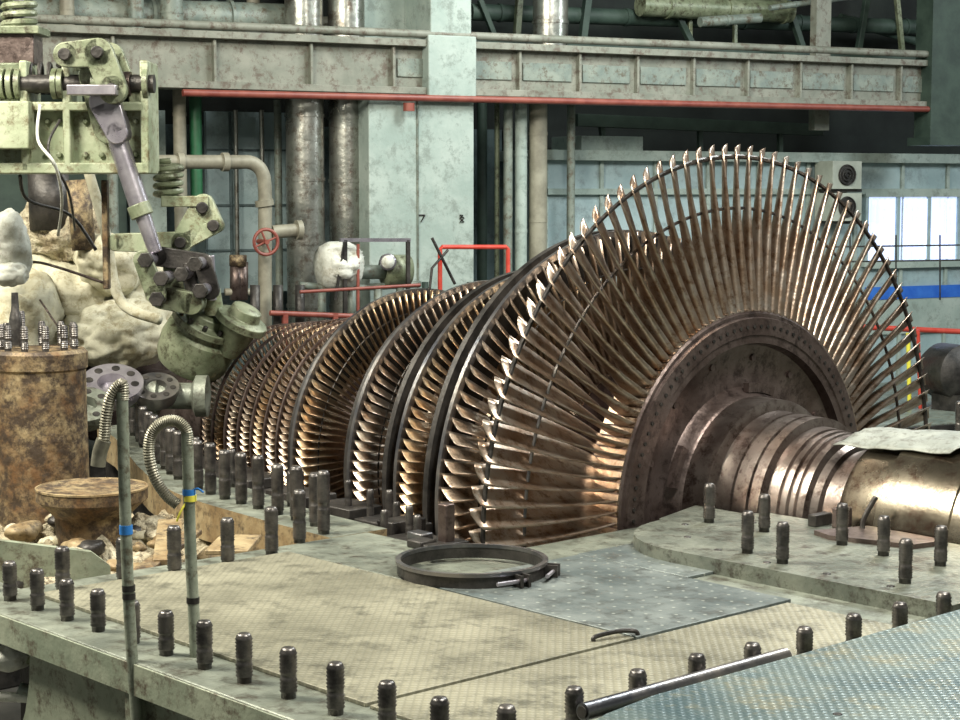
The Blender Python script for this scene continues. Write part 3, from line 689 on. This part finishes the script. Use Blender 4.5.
for u in (850,896,940): b.tube([q(u,235,.4),q(u,300,.4)],.008,'dark',8,sub=1)
b.obj('hall_handrail')
b=B(); b.tube([q(908,333,1.2),q(910,430,1.2)],.02,'yellow',10,sub=1); b.tube([q(918,330,1.2),q(921,430,1.2)],.018,'red',10,sub=1); b.obj('barrier_post')
b=B(); c=wuv(955,372,1.4); b.lathe(c-WN*.3,WN,[(0,.2),(.1,.26),(.4,.26),(.45,.2),(.5,.1)],'dark',32); b.beam(c-UP*.2,c-UP*1.9,.3,.3,'dark'); b.obj('far_pump_casing')
b=B(); b.wbox(4.6,14,-.95,-.75,-.8,2.2,'dark'); b.wbox(4.6,14,-.76,-.74,-.75,2.15,'pipeg'); b.obj('far_walkway')
b=B(); s0,_=wsz(932,60,.1); b.wbox(s0,s0+.42,1.80,6,-.15,.1,'dgreen'); b.wbox(s0-.04,s0+.5,1.75,1.83,-.2,.15,'dgreen'); b.obj('green_steel_column')
b=B(); s0,_=wsz(822,60,-.3); b.wbox(s0,s0+.18,1.9,6,-.5,-.4,'girder'); b.obj('steel_stanchion')
b=B()
def hp(u0,v0,u1,v1,r,d,m,bands=1):
    p,q_=wuv(u0,v0,d),wuv(u1,v1,d); b.cyl(p,q_,r,m,18)
    if bands:
        L=(q_-p).length; k=.3; D=(q_-p).normalized()
        while k<L: b.cyl(p+D*k,p+D*(k+.03),r*1.12,m,18); k+=.7
hp(30,12,285,20,.14,-.7,'pipeg'); hp(180,25,420,22,.06,-.9,'pipet'); hp(360,12,430,14,.1,-.8,'pipet'); hp(-20,40,60,48,.12,-.6,'pipeg'); hp(60,34,300,36,.035,-.45,'alu')
b.obj('high_level_pipework')
b=B()
hp(470,12,1000,30,.08,-1.1,'dgreen'); hp(640,5,790,12,.11,-.9,'greend'); hp(700,22,760,18,.05,-.7,'pipeg'); hp(560,52,820,62,.04,-.9,'greend'); hp(770,8,870,-6,.03,-.6,'pipeg'); hp(840,18,930,45,.05,-1.2,'dgreen')
b.obj('high_level_pipework.001')
b=B()
for (u0,v0,u1,v1,w,m) in [(470,40,940,56,.10,'dgreen'),(575,120,820,130,.12,'dgreen'),(690,10,690,60,.04,'greend'),(735,10,735,60,.04,'greend'),(660,-20,700,60,.06,'dgreen'),(590,-20,580,60,.07,'dgreen'),(780,-20,810,70,.06,'dgreen'),(870,-20,850,100,.06,'dgreen'),(895,-20,905,80,.05,'greend'),(480,0,500,50,.05,'dgreen'),(520,-10,515,60,.06,'greend'),(230,-20,232,40,.05,'dgreen'),(110,-20,100,40,.06,'greend'),(600,118,605,150,.05,'dgreen'),(700,122,700,150,.05,'dgreen'),(780,126,780,155,.05,'dgreen')]:
    b.beam(wuv(u0,v0,-1.0),wuv(u1,v1,-1.0),w,w,m)
b.obj('roof_steelwork',bevel=.004)
b=B(); wseg(b,-10,125,95,330,-1.0,.5,'dgreen'); b.obj('switchgear_cabinet',bevel=.01)
# ------------------------------------------------------------------ LIGHTS
def area(name,loc,tgt,size,e,col=(1,1,1),sy=None):
    l=bpy.data.lights.new(name,'AREA'); l.size=size; l.energy=e; l.color=col
    o=bpy.data.objects.new(name,l); bpy.context.collection.objects.link(o); o.location=loc
    o.rotation_euler=(V(tgt)-V(loc)).to_track_quat('-Z','Y').to_euler(); return o
area('hall_lamp_1',(3.5,-1.5,6.0),(.3,-1,0),1.6,540,(1,.96,.87))
area('hall_lamp_2',(-2.0,-5.0,5.0),(-1.2,-.5,0),1.8,720,(1,.94,.80))
area('hall_lamp_3',(-1,5,6.5),(-.5,0,0),2,460,(.97,1,.98))
area('background_fill_1',(-4.0,5,4.8),(-7.8,5,.3),2,175,(.95,1,.96))  # added fill light, brightens the back wall
area('background_fill_2',(1.0,10,4.5),(-5,11,.4),2,250,(.88,.97,1))  # added cool fill light for the right-hand background
area('hall_lamp_6',(-5.5,-4,4.5),(-5,-.5,1),1.2,190,(1,.96,.82))
w=bpy.data.worlds.new('world'); bpy.context.scene.world=w; w.use_nodes=True
w.node_tree.nodes['Background'].inputs[0].default_value=(.88,.9,.80,1); w.node_tree.nodes['Background'].inputs[1].default_value=.30
vs_=bpy.context.scene.view_settings
vs_.view_transform='Standard'
vs_.exposure=.33
